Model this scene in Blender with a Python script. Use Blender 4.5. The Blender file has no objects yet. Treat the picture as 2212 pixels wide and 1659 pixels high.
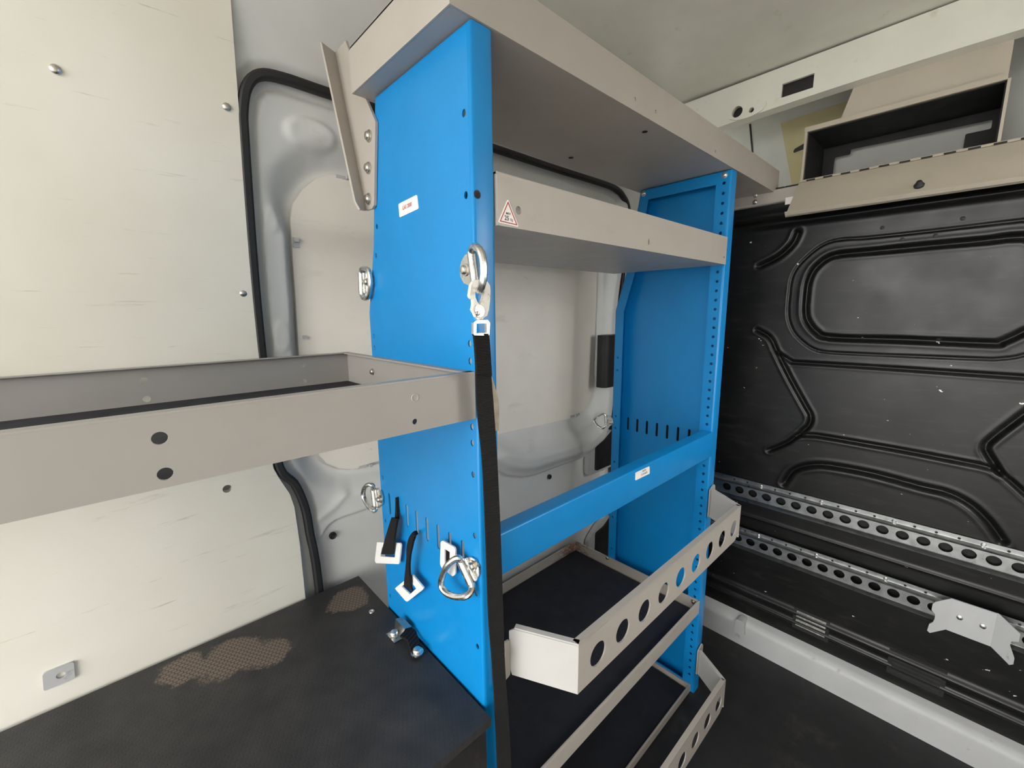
import bpy, bmesh, math, random
import numpy as np
from mathutils import Vector, Matrix
from mathutils.geometry import tessellate_polygon

# ------------------------------------------------------------------ camera, light, exposure
S = 0.55            # metres per modelling unit
H = 2.60 * S        # eye height above the load floor
F = 914.02          # focal length in pixels of a 2212 x 1659 frame
RC = np.array([[0.731402, -0.68188973, -0.00880391],
               [-0.12142841, -0.11752001, -0.98561868],
               [0.67104862, 0.72195252, -0.16875515]])
scene = bpy.context.scene
col = scene.collection
cam_d = bpy.data.cameras.new('camera')
cam = bpy.data.objects.new('camera', cam_d); col.objects.link(cam)
cam_d.sensor_width = 36.0
cam_d.lens = F / 2212.0 * 36.0
cam_d.clip_start = 0.02
ax, ay, az = RC[0], -RC[1], -RC[2]
cam.matrix_world = Matrix(((ax[0], ay[0], az[0], 0), (ax[1], ay[1], az[1], 0), (ax[2], ay[2], az[2], H), (0, 0, 0, 1)))
scene.camera = cam
scene.view_settings.view_transform = 'Standard'
scene.view_settings.look = 'None'
scene.view_settings.gamma = 1.0
scene.view_settings.use_curve_mapping = False
scene.view_settings.exposure = 0.0

REAR = -2.9         # x of the open rear doorway
world = bpy.data.worlds.new('overcast_sky'); scene.world = world
world.use_nodes = True
bg = world.node_tree.nodes['Background']
bg.inputs['Color'].default_value = (1.0, 0.985, 0.955, 1)
bg.inputs['Strength'].default_value = 9.3
pl = bpy.data.lights.new('rear_doorway_daylight', 'AREA')
pl.shape = 'RECTANGLE'; pl.size = 3.3 * S; pl.size_y = 4.1 * S
pl.cycles.is_portal = True
po = bpy.data.objects.new('rear_doorway_daylight', pl); col.objects.link(po)
po.location = ((REAR - .02) * S, 0.45 * S, H - .54 * S)
po.rotation_euler = (0, math.radians(-90), 0)

# window opening added in the unseen side wall to light the shelf fronts
SD = (1.95, 3.05, -.45, .80)
p2 = bpy.data.lights.new('added_window_daylight', 'AREA'); p2.shape = 'RECTANGLE'; p2.size = (SD[1] - SD[0]) * S; p2.size_y = (SD[3] - SD[2]) * S
p2.cycles.is_portal = True
o2 = bpy.data.objects.new('added_window_daylight', p2); col.objects.link(o2)
o2.location = ((SD[0] + SD[1]) / 2 * S, -1.20 * S, H + (SD[2] + SD[3]) / 2 * S); o2.rotation_euler = (math.radians(90), 0, 0)

# ------------------------------------------------------------------ helpers
def ray(u, v):
    return RC.T @ np.array([(u - 1106) / F, (v - 829.5) / F, 1.0])
def pX(u, v, x): d = ray(u, v); return d * (x / d[0])
def pY(u, v, y): d = ray(u, v); return d * (y / d[1])
def pZ(u, v, z): d = ray(u, v); return d * (z / d[2])
WY, WK = 2.07, 0.15
def wall_y(z): return WY - WK * (z if z > .3 else 0.0 if z < -.3 else (z + .3) ** 2 / 1.2)
def pW(u, v, off=0.0):
    d = ray(u, v); p = d * ((WY + off) / d[1])
    if p[2] > 0: p = d * ((WY + off) / (d[1] + WK * d[2]))
    return p
V3 = lambda p: Vector((float(p[0]), float(p[1]), float(p[2])))

class G:
    def __init__(s): s.v = []; s.f = []
    def add(s, vs, fs):
        b = len(s.v); s.v += [tuple(map(float, p)) for p in vs]; s.f += [tuple(i + b for i in f) for f in fs]; return s
    def box(s, x0, x1, y0, y1, z0, z1):
        vs = [(x, y, z) for x in (x0, x1) for y in (y0, y1) for z in (z0, z1)]
        return s.add(vs, [(0, 1, 3, 2), (4, 6, 7, 5), (0, 4, 5, 1), (2, 3, 7, 6), (0, 2, 6, 4), (1, 5, 7, 3)])
    def plate(s, outer, fmap, t0, t1, holes=(), wall=True):
        loops = [list(outer)] + [list(h) for h in holes]
        flat = [p for l in loops for p in l]; n = len(flat)
        tris = tessellate_polygon([[Vector((p[0], p[1], 0)) for p in l] for l in loops])
        vs = [fmap(p[0], p[1], t0) for p in flat] + [fmap(p[0], p[1], t1) for p in flat]
        fs = [tuple(t) for t in tris] + [tuple(i + n for i in reversed(t)) for t in tris]
        b = 0
        for q, l in enumerate(loops):
            m = len(l)
            for i in range(m if (wall or q) else 0):
                j = (i + 1) % m; fs.append((b + i, b + j, b + j + n, b + i + n))
            b += m
        return s.add(vs, fs)
    def tube(s, path, r, n=10, closed=False):
        P = [V3(p) for p in path]; m = len(P); vs = []; fs = []
        up = None
        for i in range(m):
            if closed: t = P[(i + 1) % m] - P[i - 1]
            else: t = P[min(i + 1, m - 1)] - P[max(i - 1, 0)]
            t.normalize()
            if up is None:
                up = t.orthogonal().normalized()
            up = (up - t * up.dot(t)).normalized(); w = t.cross(up)
            rr = r[i] if isinstance(r, (list, tuple)) else r
            for k in range(n):
                a = 2 * math.pi * k / n
                vs.append(P[i] + up * (rr * math.cos(a)) + w * (rr * math.sin(a)))
        for i in range(m if closed else m - 1):
            j = (i + 1) % m
            for k in range(n):
                l = (k + 1) % n; fs.append((i * n + k, i * n + l, j * n + l, j * n + k))
        if not closed:
            fs.append(tuple(range(n - 1, -1, -1))); fs.append(tuple((m - 1) * n + k for k in range(n)))
        return s.add(vs, fs)
    def band(s, path, hw, hd, nrm=(0, -1, 0), n=10):
        P = [V3(p) for p in path]; m = len(P); N = Vector(nrm); vs = []; fs = []
        for i in range(m):
            t = (P[min(i + 1, m - 1)] - P[max(i - 1, 0)]).normalized()
            w = t.cross(N).normalized(); q = w.cross(t)
            for k in range(n):
                a = 2 * math.pi * k / n
                ca, sa = math.cos(a), math.sin(a)
                ca = math.copysign(abs(ca) ** .6, ca); sa = math.copysign(abs(sa) ** .6, sa)
                vs.append(P[i] + w * (hw * ca) + q * (hd * sa))
        for i in range(m - 1):
            for k in range(n):
                l = (k + 1) % n; fs.append((i * n + k, i * n + l, (i + 1) * n + l, (i + 1) * n + k))
        fs.append(tuple(range(n - 1, -1, -1))); fs.append(tuple((m - 1) * n + k for k in range(n)))
        return s.add(vs, fs)
    def lathe(s, c, axis, prof, n=16):
        c = V3(c); a = Vector(axis).normalized(); e = a.orthogonal().normalized(); w = a.cross(e); vs = []; fs = []
        for r, h in prof:
            for k in range(n):
                t = 2 * math.pi * k / n
                vs.append(c + a * h + e * (r * math.cos(t)) + w * (r * math.sin(t)))
        for i in range(len(prof) - 1):
            for k in range(n):
                l = (k + 1) % n; fs.append((i * n + k, i * n + l, (i + 1) * n + l, (i + 1) * n + k))
        fs.append(tuple(range(n - 1, -1, -1))); fs.append(tuple((len(prof) - 1) * n + k for k in range(n)))
        return s.add(vs, fs)
    def ribbon(s, L, R, th):
        L = [V3(p) for p in L]; R = [V3(p) for p in R]; m = len(L); vs = []; fs = []
        for i in range(m):
            t = (L[min(i + 1, m - 1)] - L[max(i - 1, 0)]); nn = t.cross(R[i] - L[i]).normalized() * th * .5
            vs += [L[i] + nn, R[i] + nn, R[i] - nn, L[i] - nn]
        for i in range(m - 1):
            for k in range(4):
                l = (k + 1) % 4; fs.append((i * 4 + k, i * 4 + l, (i + 1) * 4 + l, (i + 1) * 4 + k))
        fs += [(3, 2, 1, 0), tuple((m - 1) * 4 + k for k in range(4))]
        return s.add(vs, fs)

MX = lambda a, b, t: (t, a, b)      # 2D = (y, z), extruded along x
MY = lambda a, b, t: (a, t, b)      # 2D = (x, z), extruded along y
MZ = lambda a, b, t: (a, b, t)      # 2D = (x, y), extruded along z
MWALL = lambda a, b, t: (a, wall_y(b) + t, b)

def circ(cx, cy, r, n=12, sy=1.0):
    return [(cx + r * math.cos(2 * math.pi * k / n), cy + r * sy * math.sin(2 * math.pi * k / n)) for k in range(n)]
def slot(cx, z0, z1, w, n=5):
    r = w / 2; p = []
    for k in range(n + 1): a = math.pi * k / n; p.append((cx + r * math.cos(a), z1 - r + r * math.sin(a)))
    for k in range(n + 1): a = math.pi + math.pi * k / n; p.append((cx + r * math.cos(a), z0 + r + r * math.sin(a)))
    return p
def area2(p): return sum(p[i][0] * p[(i + 1) % len(p)][1] - p[(i + 1) % len(p)][0] * p[i][1] for i in range(len(p)))
def inset(p, d):
    sg = 1 if area2(p) > 0 else -1; out = []; n = len(p)
    for i in range(n):
        a, b, c = Vector(p[i - 1]), Vector(p[i]), Vector(p[(i + 1) % n])
        e1 = (b - a).normalized(); e2 = (c - b).normalized()
        n1 = Vector((-e1.y, e1.x)) * sg; n2 = Vector((-e2.y, e2.x)) * sg
        m = (n1 + n2); m = m / max(m.dot(m) / 2, .2)
        out.append(tuple(b + m * d))
    return out
def roundp(p, r, n=4, closed=True):
    out = []; m = len(p)
    for i in range(m):
        if not closed and i in (0, m - 1): out.append(tuple(p[i])); continue
        a, b, c = Vector(p[i - 1]), Vector(p[i]), Vector(p[(i + 1) % m])
        ra = min(r, (a - b).length * .45, (c - b).length * .45)
        q0 = b + (a - b).normalized() * ra; q1 = b + (c - b).normalized() * ra
        for k in range(n + 1):
            t = k / n; out.append(tuple(q0 * (1 - t) ** 2 + b * (2 * t * (1 - t)) + q1 * t * t))
    return out
def thick(path, th):
    """closed outline of an open folded-sheet path, thickened to its left side"""
    P = [Vector(p) for p in path]; off = []
    for i in range(len(P)):
        ds = []
        if i > 0: ds.append((P[i] - P[i - 1]).normalized())
        if i < len(P) - 1: ds.append((P[i + 1] - P[i]).normalized())
        ns = [Vector((-d.y, d.x)) for d in ds]; m = ns[0] if len(ns) == 1 else (ns[0] + ns[1])
        if len(ns) == 2: m = m / max(m.dot(m) / 2, .3)
        off.append(tuple(P[i] + m * th))
    return [tuple(p) for p in P] + off[::-1]
def smooth_path(pts, n=5):
    P = [np.array(p, float) for p in pts]; out = []
    for i in range(len(P) - 1):
        p0 = P[max(i - 1, 0)]; p1 = P[i]; p2 = P[i + 1]; p3 = P[min(i + 2, len(P) - 1)]
        for k in range(n):
            t = k / n
            out.append(.5 * ((2 * p1) + (p2 - p0) * t + (2 * p0 - 5 * p1 + 4 * p2 - p3) * t * t + (3 * p1 - p0 - 3 * p2 + p3) * t ** 3))
    out.append(P[-1]); return out

WLOC = {}
def wl(o): return WLOC[o.name] if o is not None else Vector((0, 0, 0))
def obj(name, g, m, parent=None, angle=32, fix=True):
    v = np.array(g.v, float) * S; v[:, 2] += H
    c = (v.min(0) + v.max(0)) / 2
    me = bpy.data.meshes.new(name); me.from_pydata((v - c).tolist(), [], g.f); me.update()
    if fix:
        bm = bmesh.new(); bm.from_mesh(me); bmesh.ops.recalc_face_normals(bm, faces=bm.faces); bm.to_mesh(me); bm.free()
    me.polygons.foreach_set('use_smooth', [True] * len(me.polygons))
    me.set_sharp_from_angle(angle=math.radians(angle))
    me.materials.append(M[m])
    o = bpy.data.objects.new(name, me); col.objects.link(o)
    o.location = Vector(c) - wl(parent)
    if parent is not None: o.parent = parent
    WLOC[o.name] = Vector(c)
    return o
def tag(o, label, cat, group=None):
    o['label'] = label; o['category'] = cat
    if group: o['group'] = group
    return o
def struct(o, label=None):
    o['kind'] = 'structure'
    if label: o['label'] = label
    return o
def thing(name, label, cat, p, group=None):
    o = bpy.data.objects.new(name, None); col.objects.link(o)
    o.empty_display_size = .03
    o.location = (p[0] * S, p[1] * S, p[2] * S + H); WLOC[o.name] = Vector(o.location)
    return tag(o, label, cat, group)
def text(name, s, size, o3, right, up, m, parent, sx=1.0, bold=.0):
    cu = bpy.data.curves.new('lettering', 'FONT'); cu.body = s; cu.size = 1; cu.align_x = 'CENTER'; cu.align_y = 'CENTER'; cu.offset = bold
    t = bpy.data.objects.new('lettering', cu); col.objects.link(t)
    dg = bpy.context.evaluated_depsgraph_get(); me = t.evaluated_get(dg).to_mesh()
    g = G(); o3, right, up = V3(o3), Vector(right), Vector(up)
    g.add([o3 + right * (v.co.x * size * sx) + up * (v.co.y * size) for v in me.vertices], [tuple(p.vertices) for p in me.polygons])
    t.evaluated_get(dg).to_mesh_clear(); bpy.data.objects.remove(t); bpy.data.curves.remove(cu)
    return obj(name, g, m, parent, fix=False)
BOLT = [(.016, 0), (.016, .003), (.0115, .0035), (.0115, .008), (.009, .0115), (.004, .013)]
def bolt(g, c, axis, k=1.0):
    g.lathe(c, axis, [(r * k, h * k) for r, h in BOLT], 12); return g

# ------------------------------------------------------------------ materials
M = {}
def nodes(name):
    m = bpy.data.materials.new(name); m.use_nodes = True; M[name] = m
    nt = m.node_tree; b = nt.nodes['Principled BSDF']
    return nt, b
def N(nt, t, **kw):
    n = nt.nodes.new(t)
    for k, v in kw.items(): setattr(n, k, v)
    return n
def coords(nt, scale=(1, 1, 1), rot=(0, 0, 0)):
    g = N(nt, 'ShaderNodeNewGeometry'); mp = N(nt, 'ShaderNodeMapping')
    mp.inputs['Scale'].default_value = scale; mp.inputs['Rotation'].default_value = rot
    nt.links.new(g.outputs['Position'], mp.inputs['Vector']); return mp.outputs['Vector']
def noise(nt, vec, scale, detail=4, rough=.55):
    n = N(nt, 'ShaderNodeTexNoise'); n.inputs['Scale'].default_value = scale; n.inputs['Detail'].default_value = detail; n.inputs['Roughness'].default_value = rough
    nt.links.new(vec, n.inputs['Vector']); return n.outputs['Fac']
def ramp(nt, fac, stops):
    r = N(nt, 'ShaderNodeValToRGB'); e = r.color_ramp.elements
    while len(e) < len(stops): e.new(.5)
    for i, (p, c) in enumerate(stops):
        e[i].position = p; e[i].color = (*c, 1) if not isinstance(c, (int, float)) else (c, c, c, 1)
    nt.links.new(fac, r.inputs['Fac']); return r.outputs['Color']
def mix(nt, fac, a, b, mode='MIX'):
    x = N(nt, 'ShaderNodeMix', data_type='RGBA', blend_type=mode)
    for s, val in ((x.inputs[0], fac), (x.inputs[6], a), (x.inputs[7], b)):
        if hasattr(val, 'links'): nt.links.new(val, s)
        elif isinstance(val, (int, float)): s.default_value = val
        else: s.default_value = (*val, 1)
    return x.outputs[2]
def bump(nt, b, h, strength=.1, dist=.002):
    n = N(nt, 'ShaderNodeBump'); n.inputs['Strength'].default_value = strength; n.inputs['Distance'].default_value = dist
    nt.links.new(h, n.inputs['Height']); nt.links.new(n.outputs['Normal'], b.inputs['Normal'])
def paint(name, c, rough=.4, metal=0.0, vary=.06, scale=9, dirt=None, dirt_amt=.5, dirt_scale=(3, 3, 3), spec=.5, bmp=0.0, lo=.56, hi=.72):
    nt, b = nodes(name); v = coords(nt)
    f = noise(nt, v, scale)
    dk = tuple(x * (1 - vary) for x in c); lt = tuple(min(1, x * (1 + vary)) for x in c)
    colr = ramp(nt, f, [(.3, dk), (.7, lt)])
    if dirt is not None:
        d = noise(nt, coords(nt, dirt_scale), 2.2, 8, .68)
        fac = ramp(nt, d, [(lo, 0.0), (hi, dirt_amt)])
        colr = mix(nt, fac, colr, dirt)
    nt.links.new(colr, b.inputs['Base Color'])
    b.inputs['Metallic'].default_value = metal
    b.inputs['Specular IOR Level'].default_value = spec
    r = ramp(nt, noise(nt, v, scale * 2.3, 5), [(.3, max(.05, rough - .06)), (.7, min(1, rough + .06))])
    nt.links.new(r, b.inputs['Roughness'])
    if bmp: bump(nt, b, noise(nt, v, 420, 2), bmp, .0006)
    return nt, b

paint('blue_paint', (.003, .225, .57), .34, vary=.035, bmp=.05)
paint('tray_paint', (.42, .385, .345), .42, vary=.03, dirt=(.30, .22, .16), dirt_amt=.35, dirt_scale=(3, 3, 6), lo=.62, hi=.8, bmp=.06)
paint('shelf_grey_paint', (.325, .308, .288), .42, vary=.03, dirt=(.24, .18, .13), dirt_amt=.3, dirt_scale=(3, 3, 6), lo=.62, hi=.8, bmp=.06)
paint('white_tray_paint', (.47, .46, .445), .42, vary=.03, dirt=(.35, .3, .25), dirt_amt=.3, lo=.62, hi=.8, bmp=.05)
paint('door_grey', (.62, .625, .61), .50, vary=.04, dirt=(.33, .32, .29), dirt_amt=.35, lo=.6, hi=.8)
paint('card_beige', (.76, .72, .65), .6, vary=.03, dirt=(.36, .32, .26), dirt_amt=.35, dirt_scale=(2, 2, 7), lo=.6, hi=.78)
nt, b = M['card_beige'].node_tree, M['card_beige'].node_tree.nodes['Principled BSDF']
old = b.inputs['Base Color'].links[0].from_socket
mk = noise(nt, coords(nt, (6, 1, 26), (0, -.25, 0)), 2.3, 6, .6)
nt.links.new(mix(nt, ramp(nt, mk, [(.70, 0.0), (.75, .6)]), old, (.22, .19, .16)), b.inputs['Base Color'])
paint('rubber_black', (.012, .012, .013), .62, vary=.2, bmp=.15)
paint('mat_black', (.009, .010, .016), .75, vary=.2, dirt=(.05, .045, .045), dirt_amt=.35, bmp=.4)
paint('black_and_shade', (.010, .010, .010), .7, vary=.2)  # black for small parts and for the shade inside the locker
paint('floor_black', (.014, .014, .015), .6, vary=.2, dirt=(.07, .06, .05), dirt_amt=.5)
paint('zinc', (.74, .74, .72), .26, metal=1.0, vary=.06, scale=40)
paint('steel_bolt', (.62, .60, .56), .32, metal=1.0, vary=.08, scale=60)
paint('galvanised', (.46, .475, .475), .33, metal=1.0, vary=.16, scale=26, dirt=(.25, .25, .24), dirt_amt=.6, dirt_scale=(9, 9, 9))
paint('white_plate', (.80, .79, .77), .5, vary=.04, dirt=(.42, .36, .30), dirt_amt=.6, dirt_scale=(40, 40, 40), lo=.62, hi=.7)
paint('cast_white', (.72, .69, .62), .4, vary=.05, dirt=(.22, .19, .15), dirt_amt=.8, dirt_scale=(45, 45, 45), lo=.6, hi=.68)
paint('pale_grey_paint', (.44, .445, .45), .5, vary=.05, dirt=(.16, .15, .14), dirt_amt=.7, dirt_scale=(8, 8, 8), lo=.62, hi=.72)
paint('locker_tan', (.46, .41, .33), .5, vary=.04, dirt=(.34, .29, .22), dirt_amt=.4, dirt_scale=(6, 6, 6), lo=.6, hi=.8)
paint('roof_white', (.74, .74, .66), .45, vary=.04, dirt=(.42, .36, .22), dirt_amt=.5, dirt_scale=(6, 6, 6), lo=.63, hi=.76)
paint('headboard_grey', (.46, .47, .44), .6, vary=.06)
paint('yellowed_board', (.43, .38, .22), .7, vary=.08)
paint('wall_cream', (.80, .78, .73), .6, vary=.04)
paint('ground_concrete', (.30, .29, .28), .9, vary=.1, scale=2)
paint('label_white', (.86, .84, .80), .45, vary=.01)
paint('print_red', (.38, .010, .016), .5, vary=.05)
paint('print_dark', (.09, .02, .025), .5, vary=.05)
paint('tan_webbing', (.42, .36, .28), .8, vary=.2, scale=60)

nt, b = paint('rusted_tray_paint', (.42, .385, .345), .45, vary=.03, dirt=(.24, .18, .13), dirt_amt=.4, dirt_scale=(3, 3, 6), lo=.58, hi=.78, bmp=.06)
old = b.inputs['Base Color'].links[0].from_socket
g_ = N(nt, 'ShaderNodeNewGeometry'); dn = N(nt, 'ShaderNodeVectorMath', operation='DISTANCE')
nt.links.new(g_.outputs['Position'], dn.inputs[0]); dn.inputs[1].default_value = (2.52 * S, 2.03 * S, H - 1.95 * S)
ad = N(nt, 'ShaderNodeMath', operation='MULTIPLY_ADD'); nt.links.new(dn.outputs['Value'], ad.inputs[0]); ad.inputs[1].default_value = -2.6
nt.links.new(noise(nt, coords(nt, (18, 18, 40)), 2.5, 8, .75), ad.inputs[2])
nt.links.new(mix(nt, ramp(nt, ad.outputs[0], [(.30, 0.0), (.48, .9)]), old, (.16, .055, .022)), b.inputs['Base Color'])

# white plywood lining with long scuffs
nt, b = nodes('lining_white'); v = coords(nt)
base = ramp(nt, noise(nt, v, 3.0, 3), [(.3, (.70, .665, .57)), (.7, (.77, .745, .67))])
sc = noise(nt, coords(nt, (1.6, 4, 13), (0, .12, 0)), 2.4, 9, .7)
base = mix(nt, ramp(nt, sc, [(.63, 0.0), (.74, .55)]), base, (.40, .345, .27))
fine = noise(nt, coords(nt, (4, 9, 60), (0, -.16, 0)), 2.0, 6, .6)
base = mix(nt, ramp(nt, fine, [(.66, 0.0), (.72, .45)]), base, (.36, .32, .27))
nt.links.new(base, b.inputs['Base Color']); b.inputs['Roughness'].default_value = .42

# black pressed-steel bulkhead: satin paint, rubbed and dusty
nt, b = nodes('bulkhead_black'); v = coords(nt)
sc = noise(nt, coords(nt, (2, 3, 16)), 3.0, 9, .7)
base = mix(nt, ramp(nt, sc, [(.52, 0.0), (.72, .6)]), (.006, .006, .006), (.026, .0245, .023))
ch = noise(nt, coords(nt, (7, 12, 22), (.5, 0, 0)), 3.2, 3, .5)
base = mix(nt, ramp(nt, ch, [(.745, 0.0), (.76, 1.0)]), base, (.6, .58, .55))
nt.links.new(base, b.inputs['Base Color'])
nt.links.new(ramp(nt, noise(nt, v, 7, 6), [(.3, .30), (.7, .42)]), b.inputs['Roughness'])
b.inputs['Specular IOR Level'].default_value = .36

# film-faced anti-slip plywood with worn hexagons
nt, b = nodes('hex_plywood')
g_ = N(nt, 'ShaderNodeNewGeometry')
def vm(op, a, bb=None):
    n = N(nt, 'ShaderNodeVectorMath', operation=op)
    for i, x in enumerate((a, bb)):
        if x is None: continue
        if hasattr(x, 'links'): nt.links.new(x, n.inputs[i])
        else: n.inputs[i].default_value = x
    return n
HS = (1.0, 1.7320508, 1.0)
p = vm('MULTIPLY', g_.outputs['Position'], (108, 108, 0)).outputs[0]
p = vm('ADD', p, (1000, 1000 * 1.7320508, 0)).outputs[0]
half = tuple(x / 2 for x in HS)
a1 = vm('SUBTRACT', vm('MODULO', p, HS).outputs[0], half).outputs[0]
a2 = vm('SUBTRACT', vm('MODULO', vm('SUBTRACT', p, half).outputs[0], HS).outputs[0], half).outputs[0]
fl = (1, 1, 0)
a1 = vm('MULTIPLY', a1, fl).outputs[0]; a2 = vm('MULTIPLY', a2, fl).outputs[0]
def mth(op, a, bb):
    n = N(nt, 'ShaderNodeMath', operation=op)
    for i, x in enumerate((a, bb)):
        if hasattr(x, 'links'): nt.links.new(x, n.inputs[i])
        else: n.inputs[i].default_value = x
    return n.outputs[0]
l1 = vm('LENGTH', a1).outputs['Value']; l2 = vm('LENGTH', a2).outputs['Value']
sel = mth('LESS_THAN', l1, l2)
mv = N(nt, 'ShaderNodeMix', data_type='VECTOR'); nt.links.new(sel, mv.inputs[0]); nt.links.new(a2, mv.inputs[4]); nt.links.new(a1, mv.inputs[5])
av = vm('ABSOLUTE', mv.outputs[1]).outputs[0]
dt = vm('DOT_PRODUCT', av, (.5, .8660254, 0)).outputs['Value']
sx_ = vm('DOT_PRODUCT', av, (1, 0, 0)).outputs['Value']
hd = mth('MAXIMUM', dt, sx_)
cell = ramp(nt, hd, [(.40, 1.0), (.46, 0.0)])
pn = noise(nt, coords(nt), 11, 6, .75)
def spot(x, y, r):
    d_ = vm('DISTANCE', vm('MULTIPLY', g_.outputs['Position'], (1, 1, 0)).outputs[0], (x, y, 0)).outputs['Value']
    return mth('SUBTRACT', 1.0, mth('DIVIDE', d_, r))
sp_ = mth('MAXIMUM', mth('MAXIMUM', spot(.665 * S, 1.88 * S, .06), spot(.19 * S, 1.87 * S, .08)), mth('MAXIMUM', spot(.04 * S, 1.93 * S, .05), spot(.30 * S, 1.78 * S, .05)))
sp_ = mth('ADD', mth('MAXIMUM', sp_, -.35), mth('MULTIPLY', pn, 1.5))
patch = ramp(nt, sp_, [(.85, 0.0), (1.05, 1.0)])
film = ramp(nt, noise(nt, coords(nt), 14, 6), [(.35, (.017, .017, .018)), (.75, (.040, .038, .037))])
worn = mix(nt, patch, film, mix(nt, cell, (.030, .024, .02), (.17, .13, .10)))
nt.links.new(worn, b.inputs['Base Color']); b.inputs['Roughness'].default_value = .55
bump(nt, b, cell, .35, .0012)

# ribbed black webbing
nt, b = nodes('webbing_black')
wv = N(nt, 'ShaderNodeTexWave', wave_type='BANDS', bands_direction='Z'); wv.inputs['Scale'].default_value = 130; wv.inputs['Distortion'].default_value = .5
nt.links.new(coords(nt), wv.inputs['Vector'])
nt.links.new(ramp(nt, wv.outputs['Fac'], [(.2, (.006, .006, .006)), (.8, (.018, .018, .018))]), b.inputs['Base Color'])
b.inputs['Roughness'].default_value = .8; b.inputs['Specular IOR Level'].default_value = .25; bump(nt, b, wv.outputs['Fac'], .7, .0015)

# ------------------------------------------------------------------ the van's shell
XB = 3.35           # bulkhead
FZ = -2.60          # load floor
CZ = 1.52           # roof
YR = -1.15          # the other side wall

def seg_dist(px, pz, pts):
    d = np.full(px.shape, 1e9)
    for (a0, a1), (b0, b1) in zip(pts[:-1], pts[1:]):
        ex, ez = b0 - a0, b1 - a1; L = ex * ex + ez * ez + 1e-12
        t = np.clip(((px - a0) * ex + (pz - a1) * ez) / L, 0, 1)
        d = np.minimum(d, np.hypot(px - a0 - t * ex, pz - a1 - t * ez))
    return d
def inside(px, pz, poly):
    r = np.zeros(px.shape, bool); n = len(poly)
    for i in range(n):
        x0, z0 = poly[i]; x1, z1 = poly[(i + 1) % n]
        c = ((z0 > pz) != (z1 > pz)) & (px < (x1 - x0) * (pz - z0) / (z1 - z0 + 1e-12) + x0)
        r ^= c
    return r
def sstep(t): t = np.clip(t, 0, 1); return t * t * (3 - 2 * t)
def grid_mesh(name, X3, m, parent=None, angle=60):
    nz, nx = X3.shape[:2]
    v = X3.reshape(-1, 3) * S; v[:, 2] += H
    c = (v.min(0) + v.max(0)) / 2; v = v - c
    i = np.arange((nz - 1) * (nx - 1)); r, cc = i // (nx - 1), i % (nx - 1); a = r * nx + cc
    q = np.stack([a, a + 1, a + nx + 1, a + nx], 1)
    me = bpy.data.meshes.new(name)
    me.vertices.add(len(v)); me.vertices.foreach_set('co', v.ravel())
    me.loops.add(q.size); me.loops.foreach_set('vertex_index', q.ravel().astype(np.int32))
    me.polygons.add(len(q)); me.polygons.foreach_set('loop_start', np.arange(0, q.size, 4, dtype=np.int32))
    me.polygons.foreach_set('use_smooth', np.ones(len(q), bool)); me.update(); me.validate()
    me.materials.append(M[m])
    o = bpy.data.objects.new(name, me); col.objects.link(o); o.location = Vector(c) - wl(parent)
    if parent is not None: o.parent = parent
    WLOC[o.name] = Vector(c); return o

# --- left side: sliding door and body pressing, as one relief
CARD = [(2.90, .08), (2.82, .50), (2.74, .60), (2.60, .63), (.873, .62), (.782, .608), (.723, .58), (.669, .53), (.631, .469), (.615, .407), (.615, .25),
        (.618, .06), (.614, -.20), (.628, -.52), (.665, -.696), (.697, -.743), (.756, -.786), (.82, -.806), (.915, -.813), (1.853, -.828), (2.60, -.858), (2.79, -.815), (2.88, -.72), (2.905, -.60)]
LOWP = [(.606, -2.7), (.606, -1.338), (.611, -1.168), (.624, -1.116), (.664, -1.059), (.705, -1.042), (.746, -1.038), (.88, -1.038), (1.70, -1.045), (1.80, -1.075),
        (1.881, -1.13), (2.037, -1.186), (2.17, -1.207), (2.35, -1.208), (3.05, -1.215), (3.05, -2.7)]
BEAD = [(1.55, -.90), (1.7986, -.9497), (1.8827, -1.0069), (2.0029, -1.06), (2.1112, -1.0846), (2.3449, -1.0935), (2.7977, -1.1111), (2.9603, -1.0522), (3.03, -.94), (3.05, -.8), (3.05, .8)]
SEALP = [(.592, -2.55), (.590, -1.36), (.572, -1.05), (.566, -.95), (.553, -.87), (.525, -.78), (.472, -.69), (.452, -.45), (.449, -.18), (.447, .11), (.446, .41), (.447, .66), (.45, .75), (.47, .835), (.515, .885), (.60, .90), (.80, .90), (1.70, .90), (2.2, .90), (2.75, .905), (2.90, .893), (2.98, .865), (3.06, .81), (3.10, .70), (3.13, .5), (3.15, 0), (3.15, -2.5)]
st = .009
gx = np.arange(.30, 3.36, st); gz = np.arange(FZ, CZ + st, st)
X, Z = np.meshgrid(gx, gz)
dC = seg_dist(X, Z, CARD + CARD[:1]); inC = inside(X, Z, CARD); dCo = np.where(inC, 0, dC)
wdt = .042 + .11 * sstep((Z - .30) / .28) + .10 * sstep((-.45 - Z) / .25)
hgt = .062 * (1 - sstep(dCo / wdt))                       # recess around the door card
dL = seg_dist(X, Z, LOWP + LOWP[:1]); inL = inside(X, Z, LOWP); sd = np.where(inL, dL, -dL)
hgt += .030 * sstep((sd + .008) / .02)                     # lower door skin set back
lip2 = seg_dist(X, Z, [(.56, -1.02), (.70, -.965), (.76, -.915)])
hgt -= .010 * np.exp(-(lip2 / .022) ** 2)
dB = seg_dist(X, Z, BEAD)
hgt -= .050 * np.exp(-(np.maximum(0, dB - .02) / .055) ** 2) * np.where(X > 1.5, 1, 0) * sstep((X - 1.55) / .2)
hgt += .022 * sstep((Z * 0 - 1.215 - Z) / .5) * 0
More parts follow.
